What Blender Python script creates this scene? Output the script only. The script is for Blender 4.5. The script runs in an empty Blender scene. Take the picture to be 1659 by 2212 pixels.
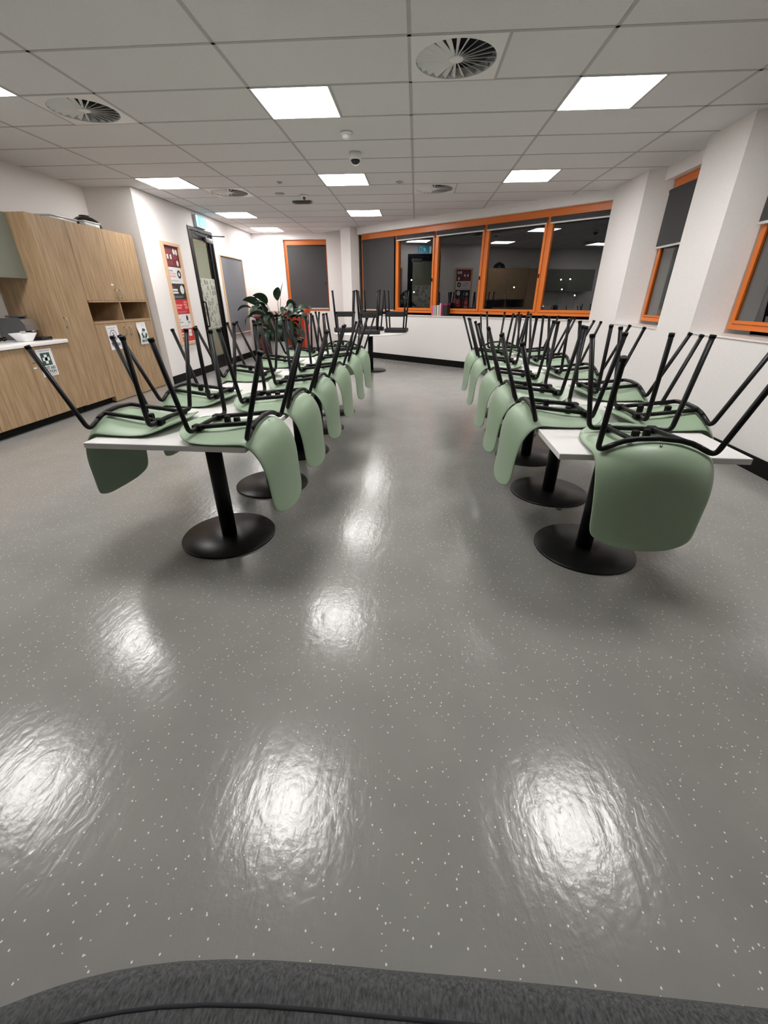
import bpy, bmesh, math, random
from mathutils import Vector, Matrix

random.seed(7)
SC = bpy.context.scene
COL = SC.collection

# ------------------------------------------------------------------ camera, world, exposure
HC = 1.2706          # eye height
CEIL = 2.659         # finished ceiling height
FPX = 892.41
PITCH, YAW, ROLL = 0.4768, -0.0704, -0.0024
cam_data = bpy.data.cameras.new('camera')
cam = bpy.data.objects.new('camera', cam_data)
COL.objects.link(cam)
cam_data.sensor_fit = 'VERTICAL'
cam_data.sensor_height = 36.0
cam_data.lens = FPX / 2212.0 * 36.0
cam_data.clip_start = 0.02
cam_data.clip_end = 300
_cy, _sy = math.cos(YAW), math.sin(YAW)
fw = Vector((_sy * math.cos(PITCH), _cy * math.cos(PITCH), -math.sin(PITCH)))
rt = Vector((_cy, -_sy, 0))
up = rt.cross(fw)
r2 = rt * math.cos(ROLL) + up * math.sin(ROLL)
u2 = up * math.cos(ROLL) - rt * math.sin(ROLL)
cam.matrix_world = Matrix(((r2.x, u2.x, -fw.x, 0), (r2.y, u2.y, -fw.y, 0), (r2.z, u2.z, -fw.z, HC), (0, 0, 0, 1)))
SC.camera = cam

world = bpy.data.worlds.new('night_sky')
SC.world = world
world.use_nodes = True
world.node_tree.nodes['Background'].inputs[0].default_value = (0.25, 0.32, 0.5, 1)
world.node_tree.nodes['Background'].inputs[1].default_value = 0.006

SC.view_settings.view_transform = 'Standard'
SC.view_settings.look = 'None'
SC.view_settings.gamma = 1
SC.view_settings.use_curve_mapping = False
SC.view_settings.exposure = 0.0
SC.cycles.use_denoising = True
SC.cycles.max_bounces = 10
SC.cycles.diffuse_bounces = 5
SC.cycles.glossy_bounces = 4
SC.cycles.transparent_max_bounces = 12
SC.cycles.sample_clamp_indirect = 10
SC.cycles.caustics_reflective = False
SC.cycles.caustics_refractive = False
PANEL_STRENGTH = 29.5

# ------------------------------------------------------------------ materials
MATS = {}
def mat(name, color=(.5, .5, .5), rough=.5, metal=0.0, spec=.5, emit=None, estr=0.0, coat=0.0):
    m = bpy.data.materials.new(name)
    m.use_nodes = True
    b = m.node_tree.nodes['Principled BSDF']
    b.inputs['Base Color'].default_value = (*color, 1)
    b.inputs['Roughness'].default_value = rough
    b.inputs['Metallic'].default_value = metal
    b.inputs['Specular IOR Level'].default_value = spec
    b.inputs['Coat Weight'].default_value = coat
    if emit:
        b.inputs['Emission Color'].default_value = (*emit, 1)
        b.inputs['Emission Strength'].default_value = estr
    MATS[name] = m
    return m

def nodes(m):
    nt = m.node_tree
    return nt, nt.nodes, nt.links, nt.nodes['Principled BSDF']

def add_noise(m, scale, stretch=(1, 1, 1), lo=(0, 0, 0), hi=(1, 1, 1), detail=6, bump=0.0, p0=.3, p1=.7, rough=.55):
    nt, N, L, b = nodes(m)
    tc = N.new('ShaderNodeTexCoord'); mp = N.new('ShaderNodeMapping'); no = N.new('ShaderNodeTexNoise'); cr = N.new('ShaderNodeValToRGB')
    mp.inputs['Scale'].default_value = stretch
    no.inputs['Scale'].default_value = scale
    no.inputs['Detail'].default_value = detail
    no.inputs['Roughness'].default_value = rough
    cr.color_ramp.elements[0].position = p0; cr.color_ramp.elements[0].color = (*lo, 1)
    cr.color_ramp.elements[1].position = p1; cr.color_ramp.elements[1].color = (*hi, 1)
    L.new(tc.outputs['Object'], mp.inputs[0]); L.new(mp.outputs[0], no.inputs['Vector'])
    L.new(no.outputs['Fac'], cr.inputs[0]); L.new(cr.outputs[0], b.inputs['Base Color'])
    if bump:
        bu = N.new('ShaderNodeBump'); bu.inputs['Strength'].default_value = bump; bu.inputs['Distance'].default_value = .002
        L.new(no.outputs['Fac'], bu.inputs['Height']); L.new(bu.outputs[0], b.inputs['Normal'])
    return m

add_noise(mat('wall_paint', rough=.65, spec=.3), 60, lo=(.79, .765, .75), hi=(.83, .805, .79), bump=.06)
add_noise(mat('ceiling_tile', rough=.9, spec=.1), 160, lo=(.69, .685, .685), hi=(.75, .745, .745), detail=3, bump=.12)
mat('grid_bar', (.45, .44, .435), .6)
mat('soffit_dark', (.12, .12, .12), .9)
mat('metal_white', (.78, .78, .77), .4)
mat('black_rubber', (.004, .004, .004), .6, spec=.15)
mat('black_metal', (.004, .004, .0045), .42, spec=.22)
mat('black_disc', (.005, .005, .005), .36, spec=.35)
add_noise(mat('green_shell', rough=.42, spec=.4), 300, lo=(.255, .348, .238), hi=(.285, .382, .264), detail=2, bump=.05)
mat('white_laminate', (.87, .855, .845), .28, spec=.45)
mat('laminate_edge', (.66, .645, .635), .5)
add_noise(mat('oak', rough=.5, spec=.3), 5, (7, 7, .55), (.30, .195, .108), (.45, .315, .19), detail=8, bump=.05, p0=.35, p1=.68)
add_noise(mat('oak_edge', rough=.55, spec=.3), 5, (7, 7, .6), (.33, .21, .12), (.42, .29, .17), detail=6)
mat('pine_frame', (.66, .44, .28), .5)
mat('sage', (.17, .18, .145), .5)
mat('steel', (.62, .60, .56), .28, metal=1)
mat('chrome', (.75, .75, .76), .12, metal=1)
mat('orange_frame', (.66, .165, .018), .38, spec=.5)
mat('orange_dark', (.30, .065, .012), .5)
add_noise(mat('blind_fabric', rough=.85, spec=.15), 500, lo=(.055, .055, .056), hi=(.075, .074, .074), detail=2, bump=.1)
mat('blind_bar', (.60, .60, .58), .4)
mat('pin_fabric', (.20, .205, .225), .9, spec=.1)
mat('exterior', (.012, .013, .016), .9)
mat('city_light', (.9, .8, .6), .5, emit=(1, .82, .55), estr=25)
mat('led_diffuser', (.9, .9, .9), .5, emit=(1.0, .97, .945), estr=PANEL_STRENGTH)
mat('corridor_led', (.9, .9, .9), .5, emit=(1.0, .98, .90), estr=17.0)
mat('corridor_wall', (.64, .645, .58), .7)
mat('vent_dark', (.012, .012, .02), .8)
mat('paper', (.80, .80, .83), .6)
mat('ink', (.02, .02, .022), .6)
mat('ink_purple', (.06, .035, .06), .6)
mat('ink_green', (.018, .085, .055), .6)
mat('ink_grey', (.35, .35, .37), .6)
mat('poster_maroon', (.16, .012, .018), .5)
mat('poster_red', (.52, .03, .035), .5)
mat('poster_redlight', (.80, .25, .25), .5)
mat('poster_white', (.78, .77, .77), .5)
mat('poster_pink', (.72, .42, .45), .5)
mat('poster_black', (.022, .022, .024), .5)
mat('maroon_soft', (.26, .03, .04), .5)
mat('exit_blue', (.03, .35, .5), .4, emit=(.03, .42, .62), estr=.75)
mat('exit_white', (.8, .95, 1), .4, emit=(.55, .95, 1.0), estr=1.0)
mat('exit_case', (.5, .6, .66), .4)
mat('bin_red', (.62, .055, .018), .42)
mat('bin_dull', (.20, .045, .035), .5)
add_noise(mat('leaf', rough=.35, spec=.5), 20, (1, 1, 1), (.012, .030, .016), (.030, .062, .034), detail=3)
mat('stem', (.045, .075, .03), .5)
mat('soil', (.03, .02, .015), .95)
mat('pot_white', (.75, .74, .72), .4)
mat('clear_plastic', (.60, .61, .60), .15, spec=.6)
mat('black_gloss', (.008, .008, .009), .12, spec=.6)
mat('silver_plastic', (.42, .42, .43), .28, metal=.85)
mat('grey_plastic', (.075, .075, .08), .35)
mat('white_ceramic', (.80, .80, .81), .25)
mat('stool_black', (.018, .018, .019), .6, spec=.3)
mat('brown_side', (.20, .13, .10), .4)
mat('book_pink', (.60, .10, .25), .5); mat('book_rose', (.70, .24, .33), .5); mat('book_sage', (.28, .36, .31), .5)
mat('book_palegreen', (.45, .50, .42), .5); mat('book_dark', (.06, .055, .04), .5); mat('book_cream', (.72, .63, .48), .5)
mat('book_grey', (.30, .27, .23), .5); mat('book_maroon', (.20, .02, .07), .5); mat('book_lightpink', (.75, .38, .48), .5)
mat('book_black', (.010, .008, .009), .5); mat('pages', (.75, .72, .64), .8)
add_noise(mat('sofa_fabric', rough=.95, spec=.1), 260, (1, .35, 1), (.050, .0515, .053), (.145, .149, .153), detail=6, bump=.5, p0=.36, p1=.72, rough=.7)
mat('sofa_seam', (.025, .025, .03), .95)

def glass_mat(name, tint=(1, 1, 1), refl=1.0, ior=1.75):
    m = bpy.data.materials.new(name); m.use_nodes = True
    nt = m.node_tree; N = nt.nodes; L = nt.links; N.clear()
    out = N.new('ShaderNodeOutputMaterial'); mix = N.new('ShaderNodeMixShader'); tr = N.new('ShaderNodeBsdfTransparent')
    gl = N.new('ShaderNodeBsdfGlossy'); fr = N.new('ShaderNodeFresnel')
    tr.inputs[0].default_value = (*tint, 1); gl.inputs['Roughness'].default_value = .004; gl.inputs[0].default_value = (refl, refl, refl, 1)
    fr.inputs[0].default_value = ior
    ge = N.new('ShaderNodeNewGeometry'); inv = N.new('ShaderNodeMath'); inv.operation = 'SUBTRACT'; inv.inputs[0].default_value = 1.0
    mu = N.new('ShaderNodeMath'); mu.operation = 'MULTIPLY'
    L.new(ge.outputs['Backfacing'], inv.inputs[1]); L.new(fr.outputs[0], mu.inputs[0]); L.new(inv.outputs[0], mu.inputs[1]); L.new(mu.outputs[0], mix.inputs[0]); L.new(tr.outputs[0], mix.inputs[1]); L.new(gl.outputs[0], mix.inputs[2]); L.new(mix.outputs[0], out.inputs[0])
    MATS[name] = m
glass_mat('window_glass', (.85, .87, .87), ior=1.9)
glass_mat('door_glass', (.86, .87, .83), ior=1.45)

def door_film():
    m = mat('door_film', (.7, .7, .6), .5); nt, N, L, b = nodes(m)
    tc = N.new('ShaderNodeTexCoord'); mp = N.new('ShaderNodeMapping'); vo = N.new('ShaderNodeTexVoronoi'); cr = N.new('ShaderNodeValToRGB')
    mp.inputs['Scale'].default_value = (1, 1, 1.0)
    vo.feature = 'DISTANCE_TO_EDGE'; vo.inputs['Scale'].default_value = 11; vo.inputs['Randomness'].default_value = .35
    cr.color_ramp.elements[0].position = .07; cr.color_ramp.elements[0].color = (.62, .62, .55, 1)
    cr.color_ramp.elements[1].position = .11; cr.color_ramp.elements[1].color = (.30, .31, .27, 1)
    e = cr.color_ramp.elements.new(.24); e.color = (.33, .34, .30, 1)
    e = cr.color_ramp.elements.new(.30); e.color = (.55, .56, .49, 1)
    L.new(tc.outputs['Object'], mp.inputs[0]); L.new(mp.outputs[0], vo.inputs['Vector']); L.new(vo.outputs['Distance'], cr.inputs[0])
    L.new(cr.outputs[0], b.inputs['Base Color'])
    b.inputs['Alpha'].default_value = .55
door_film()

def floor_mat():
    m = mat('vinyl_floor', (.2, .2, .19), .3, spec=.5); nt, N, L, b = nodes(m)
    tc = N.new('ShaderNodeTexCoord')
    def vec(scale, rot=0):
        mp = N.new('ShaderNodeMapping'); mp.inputs['Scale'].default_value = scale; mp.inputs['Rotation'].default_value = (0, 0, rot)
        L.new(tc.outputs['Object'], mp.inputs[0]); return mp.outputs[0]
    # mottled grey
    n1 = N.new('ShaderNodeTexNoise'); n1.inputs['Scale'].default_value = 3.2; n1.inputs['Detail'].default_value = 5
    L.new(vec((1, 1, 1)), n1.inputs['Vector'])
    c1 = N.new('ShaderNodeValToRGB'); c1.color_ramp.elements[0].position = .35; c1.color_ramp.elements[1].position = .7
    c1.color_ramp.elements[0].color = (.255, .250, .238, 1); c1.color_ramp.elements[1].color = (.285, .280, .266, 1)
    L.new(n1.outputs['Fac'], c1.inputs[0])
    # flecks
    def fleck(scale, thr, keep, stretch):
        v = N.new('ShaderNodeTexVoronoi'); v.inputs['Scale'].default_value = scale; v.voronoi_dimensions = '2D'
        L.new(vec(stretch, .6), v.inputs['Vector'])
        lt = N.new('ShaderNodeMath'); lt.operation = 'LESS_THAN'; lt.inputs[1].default_value = thr; L.new(v.outputs['Distance'], lt.inputs[0])
        sp = N.new('ShaderNodeSeparateColor'); L.new(v.outputs['Color'], sp.inputs[0])
        g = N.new('ShaderNodeMath'); g.operation = 'GREATER_THAN'; g.inputs[1].default_value = keep; L.new(sp.outputs[0], g.inputs[0])
        mu = N.new('ShaderNodeMath'); mu.operation = 'MULTIPLY'; L.new(lt.outputs[0], mu.inputs[0]); L.new(g.outputs[0], mu.inputs[1])
        return mu.outputs[0]
    f1 = fleck(30, .062, .62, (1, .8, 1)); f2 = fleck(58, .075, .86, (.8, 1, 1))
    mx = N.new('ShaderNodeMath'); mx.operation = 'MAXIMUM'; L.new(f1, mx.inputs[0]); L.new(f2, mx.inputs[1])
    mixc = N.new('ShaderNodeMix'); mixc.data_type = 'RGBA'
    L.new(mx.outputs[0], mixc.inputs['Factor']); L.new(c1.outputs[0], mixc.inputs['A']); mixc.inputs['B'].default_value = (.78, .78, .74, 1)
    L.new(mixc.outputs['Result'], b.inputs['Base Color'])
    # mopping swirls: roughness and fine relief
    wob = N.new('ShaderNodeTexNoise'); wob.inputs['Scale'].default_value = .9; L.new(vec((1, 1, 1)), wob.inputs['Vector'])
    wa = N.new('ShaderNodeVectorMath'); wa.operation = 'MULTIPLY_ADD'; wa.inputs[1].default_value = (.22, .22, 0)
    L.new(wob.outputs['Color'], wa.inputs[0]); L.new(tc.outputs['Object'], wa.inputs[2])
    ms = N.new('ShaderNodeMapping'); ms.inputs['Scale'].default_value = (26, 4.5, 1); L.new(wa.outputs[0], ms.inputs[0])
    ns = N.new('ShaderNodeTexNoise'); ns.inputs['Scale'].default_value = 1.0; ns.inputs['Detail'].default_value = 5; L.new(ms.outputs[0], ns.inputs['Vector'])
    nf = N.new('ShaderNodeTexNoise'); nf.inputs['Scale'].default_value = 42; nf.inputs['Detail'].default_value = 3; L.new(vec((1, 1, 1)), nf.inputs['Vector'])
    ad = N.new('ShaderNodeMath'); ad.operation = 'MULTIPLY_ADD'; ad.inputs[1].default_value = .55; L.new(nf.outputs['Fac'], ad.inputs[0]); L.new(ns.outputs['Fac'], ad.inputs[2])
    nm = N.new('ShaderNodeTexNoise'); nm.inputs['Scale'].default_value = 15; nm.inputs['Detail'].default_value = 4; nm.inputs['Distortion'].default_value = 1.2; L.new(vec((1.6, .8, 1), .3), nm.inputs['Vector'])
    ad2 = N.new('ShaderNodeMath'); ad2.operation = 'MULTIPLY_ADD'; ad2.inputs[1].default_value = .8; L.new(nm.outputs['Fac'], ad2.inputs[0]); L.new(ad.outputs[0], ad2.inputs[2])
    bu = N.new('ShaderNodeBump'); bu.inputs['Strength'].default_value = .36; bu.inputs['Distance'].default_value = .003
    L.new(ad2.outputs[0], bu.inputs['Height']); L.new(bu.outputs[0], b.inputs['Normal'])
    rr = N.new('ShaderNodeMapRange'); rr.inputs['From Min'].default_value = .3; rr.inputs['From Max'].default_value = .7
    rr.inputs['To Min'].default_value = .17; rr.inputs['To Max'].default_value = .21
    L.new(ns.outputs['Fac'], rr.inputs['Value']); L.new(rr.outputs[0], b.inputs['Roughness'])
floor_mat()

# ------------------------------------------------------------------ mesh helpers
class MB:
    """collects geometry for ONE mesh object"""
    def __init__(self): self.bm = bmesh.new(); self.mats = []
    def mi(self, m):
        if m not in self.mats: self.mats.append(m)
        return self.mats.index(m)
    def face(self, vs, m, smooth=False):
        try:
            f = self.bm.faces.new(vs); f.material_index = self.mi(m); f.smooth = smooth; return f
        except ValueError: return None
    def box(self, x0, x1, y0, y1, z0, z1, m, M=None):
        c = [(x0, y0, z0), (x1, y0, z0), (x1, y1, z0), (x0, y1, z0), (x0, y0, z1), (x1, y0, z1), (x1, y1, z1), (x0, y1, z1)]
        v = [self.bm.verts.new((M @ Vector(p)) if M else p) for p in c]
        for q in ((0, 3, 2, 1), (4, 5, 6, 7), (0, 1, 5, 4), (1, 2, 6, 5), (2, 3, 7, 6), (3, 0, 4, 7)): self.face([v[i] for i in q], m)
        return self
    def bbox(self, x0, x1, y0, y1, z0, z1, m, bev=.004, seg=2):
        tmp = bmesh.new(); bmesh.ops.create_cube(tmp, size=1)
        bmesh.ops.scale(tmp, vec=(x1 - x0, y1 - y0, z1 - z0), verts=tmp.verts)
        bmesh.ops.translate(tmp, vec=((x0 + x1) / 2, (y0 + y1) / 2, (z0 + z1) / 2), verts=tmp.verts)
        bmesh.ops.bevel(tmp, geom=tmp.edges[:], offset=bev, segments=seg, affect='EDGES', profile=.5)
        self.merge(tmp, m, seg > 1); return self
    def merge(self, tmp, m, smooth=False, M=None):
        mp = {}
        for v in tmp.verts: mp[v] = self.bm.verts.new((M @ v.co) if M else v.co)
        for f in tmp.faces: self.face([mp[v] for v in f.verts], m, smooth)
        tmp.free()
    def prism(self, poly, z0, z1, m):
        lo = [self.bm.verts.new((p[0], p[1], z0)) for p in poly]; hi = [self.bm.verts.new((p[0], p[1], z1)) for p in poly]
        n = len(poly); self.face(lo[::-1], m); self.face(hi, m)
        for i in range(n): self.face([lo[i], lo[(i + 1) % n], hi[(i + 1) % n], hi[i]], m)
        return self
    def tube(self, pts, r, m, seg=8, cap=True, r1=None):
        pts = [Vector(p) for p in pts]; n = len(pts); rings = []
        t = (pts[1] - pts[0]).normalized(); a = t.orthogonal().normalized()
        for i, p in enumerate(pts):
            if 0 < i < n - 1: t2 = ((pts[i + 1] - p).normalized() + (p - pts[i - 1]).normalized())
            elif i == 0: t2 = pts[1] - p
            else: t2 = p - pts[i - 1]
            t2 = t2.normalized(); a = (a - t2 * a.dot(t2)).normalized(); b = t2.cross(a)
            rr = r if r1 is None else r + (r1 - r) * i / (n - 1)
            rings.append([self.bm.verts.new(p + (a * math.cos(2 * math.pi * k / seg) + b * math.sin(2 * math.pi * k / seg)) * rr) for k in range(seg)])
        for i in range(n - 1):
            for k in range(seg): self.face([rings[i][k], rings[i][(k + 1) % seg], rings[i + 1][(k + 1) % seg], rings[i + 1][k]], m, True)
        if cap: self.face(rings[0][::-1], m); self.face(rings[-1], m)
        return self
    def lathe(self, prof, m, seg=32, c=(0, 0, 0), smooth=True, axis='Z', cap=False):
        rings = []
        for r, z in prof:
            ring = []
            for k in range(seg):
                a = 2 * math.pi * k / seg; x, y = r * math.cos(a), r * math.sin(a)
                p = (x, y, z) if axis == 'Z' else ((z, x, y) if axis == 'X' else (x, z, y))
                ring.append(self.bm.verts.new((c[0] + p[0], c[1] + p[1], c[2] + p[2])))
            rings.append(ring)
        for i in range(len(rings) - 1):
            for k in range(seg): self.face([rings[i][k], rings[i][(k + 1) % seg], rings[i + 1][(k + 1) % seg], rings[i + 1][k]], m, smooth)
        self.face(rings[0][::-1], m); self.face(rings[-1], m)
        return self
    def poly(self, pts, m):
        self.face([self.bm.verts.new(p) for p in pts], m); return self
    def mesh(self, name):
        bmesh.ops.recalc_face_normals(self.bm, faces=self.bm.faces[:])
        me = bpy.data.meshes.new(name); self.bm.to_mesh(me); self.bm.free()
        for m in self.mats: me.materials.append(MATS[m])
        return me
    def build(self, name, parent=None, loc=None, rotz=0):
        return obj(name, self.mesh(name), parent, loc, rotz)

def obj(name, me, parent=None, loc=None, rotz=0):
    o = bpy.data.objects.new(name, me); COL.objects.link(o)
    if parent: o.parent = parent
    if loc: o.location = loc
    if rotz: o.rotation_euler = (0, 0, rotz)
    return o

def tag(o, label, cat, group=None):
    o['label'] = label; o['category'] = cat
    if group: o['group'] = group
    return o

def thing(name, label, cat, loc=(0, 0, 0), rotz=0, group=None):
    o = obj(name, None, None, loc, rotz); o.empty_display_size = .1
    return tag(o, label, cat, group)

def struct(o, label=None):
    o['kind'] = 'structure'
    if label: o['label'] = label
    return o

def dup(root, label, loc, rotz):
    r = root.copy(); COL.objects.link(r); r.location = loc; r.rotation_euler = (0, 0, rotz); r['label'] = label
    for ch in list(root.children):
        c = ch.copy(); COL.objects.link(c); c.parent = r
        for g in list(ch.children):
            d = g.copy(); COL.objects.link(d); d.parent = c
    return r

def fillet(pts, rad, n=5):
    pts = [Vector(p) for p in pts]; out = [pts[0]]
    for i in range(1, len(pts) - 1):
        p, a, b = pts[i], pts[i - 1], pts[i + 1]
        da, db = (a - p), (b - p); r = min(rad, da.length * .45, db.length * .45)
        s, e = p + da.normalized() * r, p + db.normalized() * r
        for k in range(n + 1):
            t = k / n; out.append(s * (1 - t) ** 2 + p * 2 * t * (1 - t) + e * t ** 2)
    out.append(pts[-1]); return out

def text_mesh(mb, body, size, origin, xdir, ydir, m, align='CENTER', bold=.0):
    cu = bpy.data.curves.new('lettering', 'FONT'); cu.body = body; cu.size = size; cu.align_x = align; cu.offset = bold
    to = bpy.data.objects.new('lettering', cu); COL.objects.link(to)
    dg = bpy.context.evaluated_depsgraph_get(); me = bpy.data.meshes.new_from_object(to.evaluated_get(dg))
    X, Y = Vector(xdir), Vector(ydir); O = Vector(origin)
    vs = [mb.bm.verts.new(O + X * v.co.x + Y * v.co.y) for v in me.vertices]
    for p in me.polygons: mb.face([vs[i] for i in p.vertices], m)
    bpy.data.objects.remove(to); bpy.data.curves.remove(cu); bpy.data.meshes.remove(me)

# ------------------------------------------------------------------ room shell
XL, XK = -4.0, -4.70          # left wall, kitchenette wall
XR = 2.79                     # right wall face
YB, YF = 11.6, -3.4           # back wall, wall behind the camera
YP = 6.88                     # return wall between kitchenette and door wall
DA, DS = 9.78, -.8            # window wall: y = DA + DS*x
nl = math.hypot(DS, 1)
ND = Vector((-DS / nl, 1 / nl, 0))      # outward normal of the window wall
TD = Vector((1 / nl, DS / nl, 0))       # along the window wall
SILL, HEAD = .95, 2.53

def dpt(x, off=0):
    """2d point on the window wall plane at abscissa x, moved outwards by off"""
    return (x + ND.x * off, DA + DS * x + ND.y * off)

struct(MB().box(-5.6, 3.4, YF - .2, 12.0, -.1, 0, 'vinyl_floor').build('floor'))
ceiling = struct(MB().box(-5.6, 3.4, YF - .2, 12.0, CEIL + .16, CEIL + .22, 'soffit_dark').build('ceiling'))

DY0, DY1, DZ = 8.36, 9.33, 2.41
wl = MB().box(XL - .15, XL, YP, DY0, 0, CEIL + .15, 'wall_paint').box(XL - .15, XL, DY1, YB + .2, 0, CEIL + .15, 'wall_paint').box(XL - .15, XL, DY0, DY1, DZ, CEIL + .15, 'wall_paint')
struct(wl.build('wall_left'), 'white wall with the black glazed door')
struct(MB().box(XK, XL - .15, YP, YP + .12, 0, CEIL + .15, 'wall_paint').build('wall_return'))
struct(MB().box(XK - .15, XK, YF, YP + .12, 0, CEIL + .15, 'wall_paint').build('wall_kitchenette'))
struct(MB().box(XK - .15, XR + .5, YF - .15, YF, 0, CEIL + .15, 'wall_paint').build('wall_front'))
# back wall with one window opening
BX0, BX1, BZ0 = -3.24, -2.19, .99
wb = MB().box(XL, BX0, YB, YB + .25, 0, CEIL + .15, 'wall_paint').box(BX1, -1.2, YB, YB + .25, 0, CEIL + .15, 'wall_paint')
wb.box(BX0, BX1, YB, YB + .25, 0, BZ0, 'wall_paint').box(BX0, BX1, YB, YB + .25, HEAD, CEIL + .15, 'wall_paint')
struct(wb.build('wall_back'))
# corner column
struct(MB().prism([(-1.735, 10.95), (-1.49, 10.76), (-1.33, 10.95), (-1.33, 11.62), (-1.735, 11.62)], 0, CEIL + .15, 'wall_paint').build('wall_column'), 'white corner column between back wall and window wall')
# diagonal window wall: lower part, recessed part above the windows
XA, XB = -1.36, XR
low = MB().prism([dpt(XA), dpt(XB + .02), dpt(XB + .02, .32), dpt(XA, .32)], 0, SILL, 'wall_paint')
low.prism([dpt(XA), dpt(XB + .02), dpt(XB + .02, .32), dpt(XA, .32)], HEAD, CEIL + .15, 'wall_paint')
struct(low.build('wall_window'))
struct(MB().prism([dpt(XA, -.02), dpt(XB + .01, -.02), dpt(XB + .01, .12), dpt(XA, .12)], SILL - .008, SILL + .004, 'white_laminate').build('trim_1'), 'white sill shelf under the long orange window')
# right wall: low wall, two splayed pillars, recessed heads
YPA = DA + DS * XR
REC = 3.05
wr = MB().box(XR, XR + .5, YF, YPA + .05, 0, SILL, 'wall_paint')  .box(REC - .09, XR + .5, YF, 6.6, HEAD, CEIL + .15, 'wall_paint')
wr.box(XR, XR + .5, YF, 2.2, SILL, CEIL + .15, 'wall_paint')
struct(wr.build('wall_right'))
struct(MB().prism([(XR, YPA + .02), (XR, 6.60), (REC, 6.45), (3.30, 6.45), (3.30, YPA + .2), (XR + .12, YPA + .2)], SILL - .001, CEIL + .15, 'wall_paint').build('wall_pillar'), 'white pillar between long window and narrow window')
struct(MB().prism([(XR, 5.44), (XR, 4.80), (REC, 4.68), (3.30, 4.68), (3.30, 5.52), (REC, 5.52)], SILL - .001, CEIL + .15, 'wall_paint').build('wall_pillar'), 'white pillar at the right edge of the picture')
struct(MB().box(XR - .012, REC, 5.45, 6.58, SILL, SILL + .012, 'white_laminate').build('trim_2'), 'white sill of the narrow window')
struct(MB().box(XR - .012, REC, 2.2, 4.78, SILL, SILL + .012, 'white_laminate').build('trim_3'), 'white sill of the window at the right edge')
# baseboards
BH = .125
struct(MB().box(XL, XL + .012, YP - .01, DY0, 0, BH, 'black_rubber').box(XL, XL + .012, DY1, YB, 0, BH, 'black_rubber').build('baseboard_left'))
struct(MB().box(XL, -1.735, YB - .012, YB, 0, BH, 'black_rubber').build('baseboard_back'))
struct(MB().prism([dpt(XA, -.012), dpt(XB, -.012), dpt(XB, 0), dpt(XA, 0)], 0, BH, 'black_rubber').build('baseboard_window'))
struct(MB().box(XR - .012, XR, YF, YPA - .01, 0, BH, 'black_rubber').build('baseboard_right'))
# corridor seen through the door glass
cor = MB().box(-5.55, -5.5, 7.4, 10.6, 0, 2.7, 'corridor_wall').box(-5.5, XL - .15, 7.35, 7.4, 0, 2.7, 'corridor_wall').box(-5.5, XL - .15, 10.6, 10.65, 0, 2.7, 'corridor_wall').box(-5.5, XL - .15, 7.4, 10.6, 2.66, 2.7, 'corridor_wall')
struct(cor.build('wall_corridor'))
clp = thing('corridor_light', 'lit ceiling panel in the corridor behind the glazed door', 'ceiling light', (-4.85, 9.3, 2.655))
MB().box(-.3, .3, -.3, .3, -.02, -.012, 'corridor_led').build('diffuser', clp)
MB().box(-.31, .31, -.31, .31, -.012, .0, 'metal_white').build('frame', clp)

# ------------------------------------------------------------------ ceiling tiles, grid, lights, vents
GX, GY = -.0883, 3.4813
LIGHTS = [(-1, 1), (-1, 5), (-1, 9), (1, 1), (1, 5), (-3, 0), (-3, 5), (-3, 9), (-3, 12), (-1, -3), (1, -3), (-3, -3)]
VENTS = [(0, 0), (-2.5, 1), (-2.5, 6), (0, 6)]
special = {}
for i, j in LIGHTS + VENTS: special.setdefault((math.floor(i), j), []).append(i)

def clip(poly, a, b, c):   # keep a*x+b*y<=c
    out = []
    for k in range(len(poly)):
        p, q = poly[k], poly[(k + 1) % len(poly)]
        dp, dq = a * p[0] + b * p[1] - c, a * q[0] + b * q[1] - c
        if dp <= 0: out.append(p)
        if dp * dq < 0:
            t = dp / (dp - dq); out.append((p[0] + (q[0] - p[0]) * t, p[1] + (q[1] - p[1]) * t))
    return out
def room_clip(poly):
    poly = clip(poly, 1, 0, REC - .092)
    if len(poly) > 2: poly = clip(poly, -1, 0, -XK)
    if len(poly) > 2: poly = clip(poly, 0, 1, YB)
    if len(poly) > 2: poly = clip(poly, ND.x, ND.y, DA * ND.y + .0)
    if len(poly) > 2: poly = clip(poly, 0, -1, -YF)
    return poly
def area(p):
    return abs(sum(p[k][0] * p[(k + 1) % len(p)][1] - p[(k + 1) % len(p)][0] * p[k][1] for k in range(len(p)))) / 2 if len(p) > 2 else 0
tile_cache = {}
def tile(x0, y0, w, h):
    g = .0115
    full = [(x0 + g, y0 + g), (x0 + w - g, y0 + g), (x0 + w - g, y0 + h - g), (x0 + g, y0 + h - g)]
    p = room_clip(full)
    if area(p) < .004: return
    if abs(area(p) - area(full)) < 1e-6:
        key = round(w, 2)
        if key not in tile_cache:
            tile_cache[key] = MB().box(g, w - g, g, h - g, .002, .017, 'ceiling_tile').mesh('ceiling_tile')
        obj('ceiling_tile', tile_cache[key], ceiling, (x0, y0, CEIL))
    else:
        MB().prism([(q[0] - x0, q[1] - y0) for q in p], .002, .017, 'ceiling_tile').build('ceiling_tile', ceiling, (x0, y0, CEIL))
for i in range(-4, 3):
    for j in range(-12, 14):
        x0, y0 = GX + 1.2 * i, GY + .6 * j
        if (i, j) in special:
            fr_ = special[(i, j)][0] - i
            tile(x0 + (.6 if fr_ == 0 else 0), y0, .6, .6)
        else: tile(x0, y0, 1.2, .6)
def bar(x0, x1, y0, y1):
    p = room_clip([(x0, y0), (x1, y0), (x1, y1), (x0, y1)])
    if area(p) > .001: MB().prism(p, CEIL, CEIL + .03, 'grid_bar').build('grid_bar', ceiling)
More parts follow.
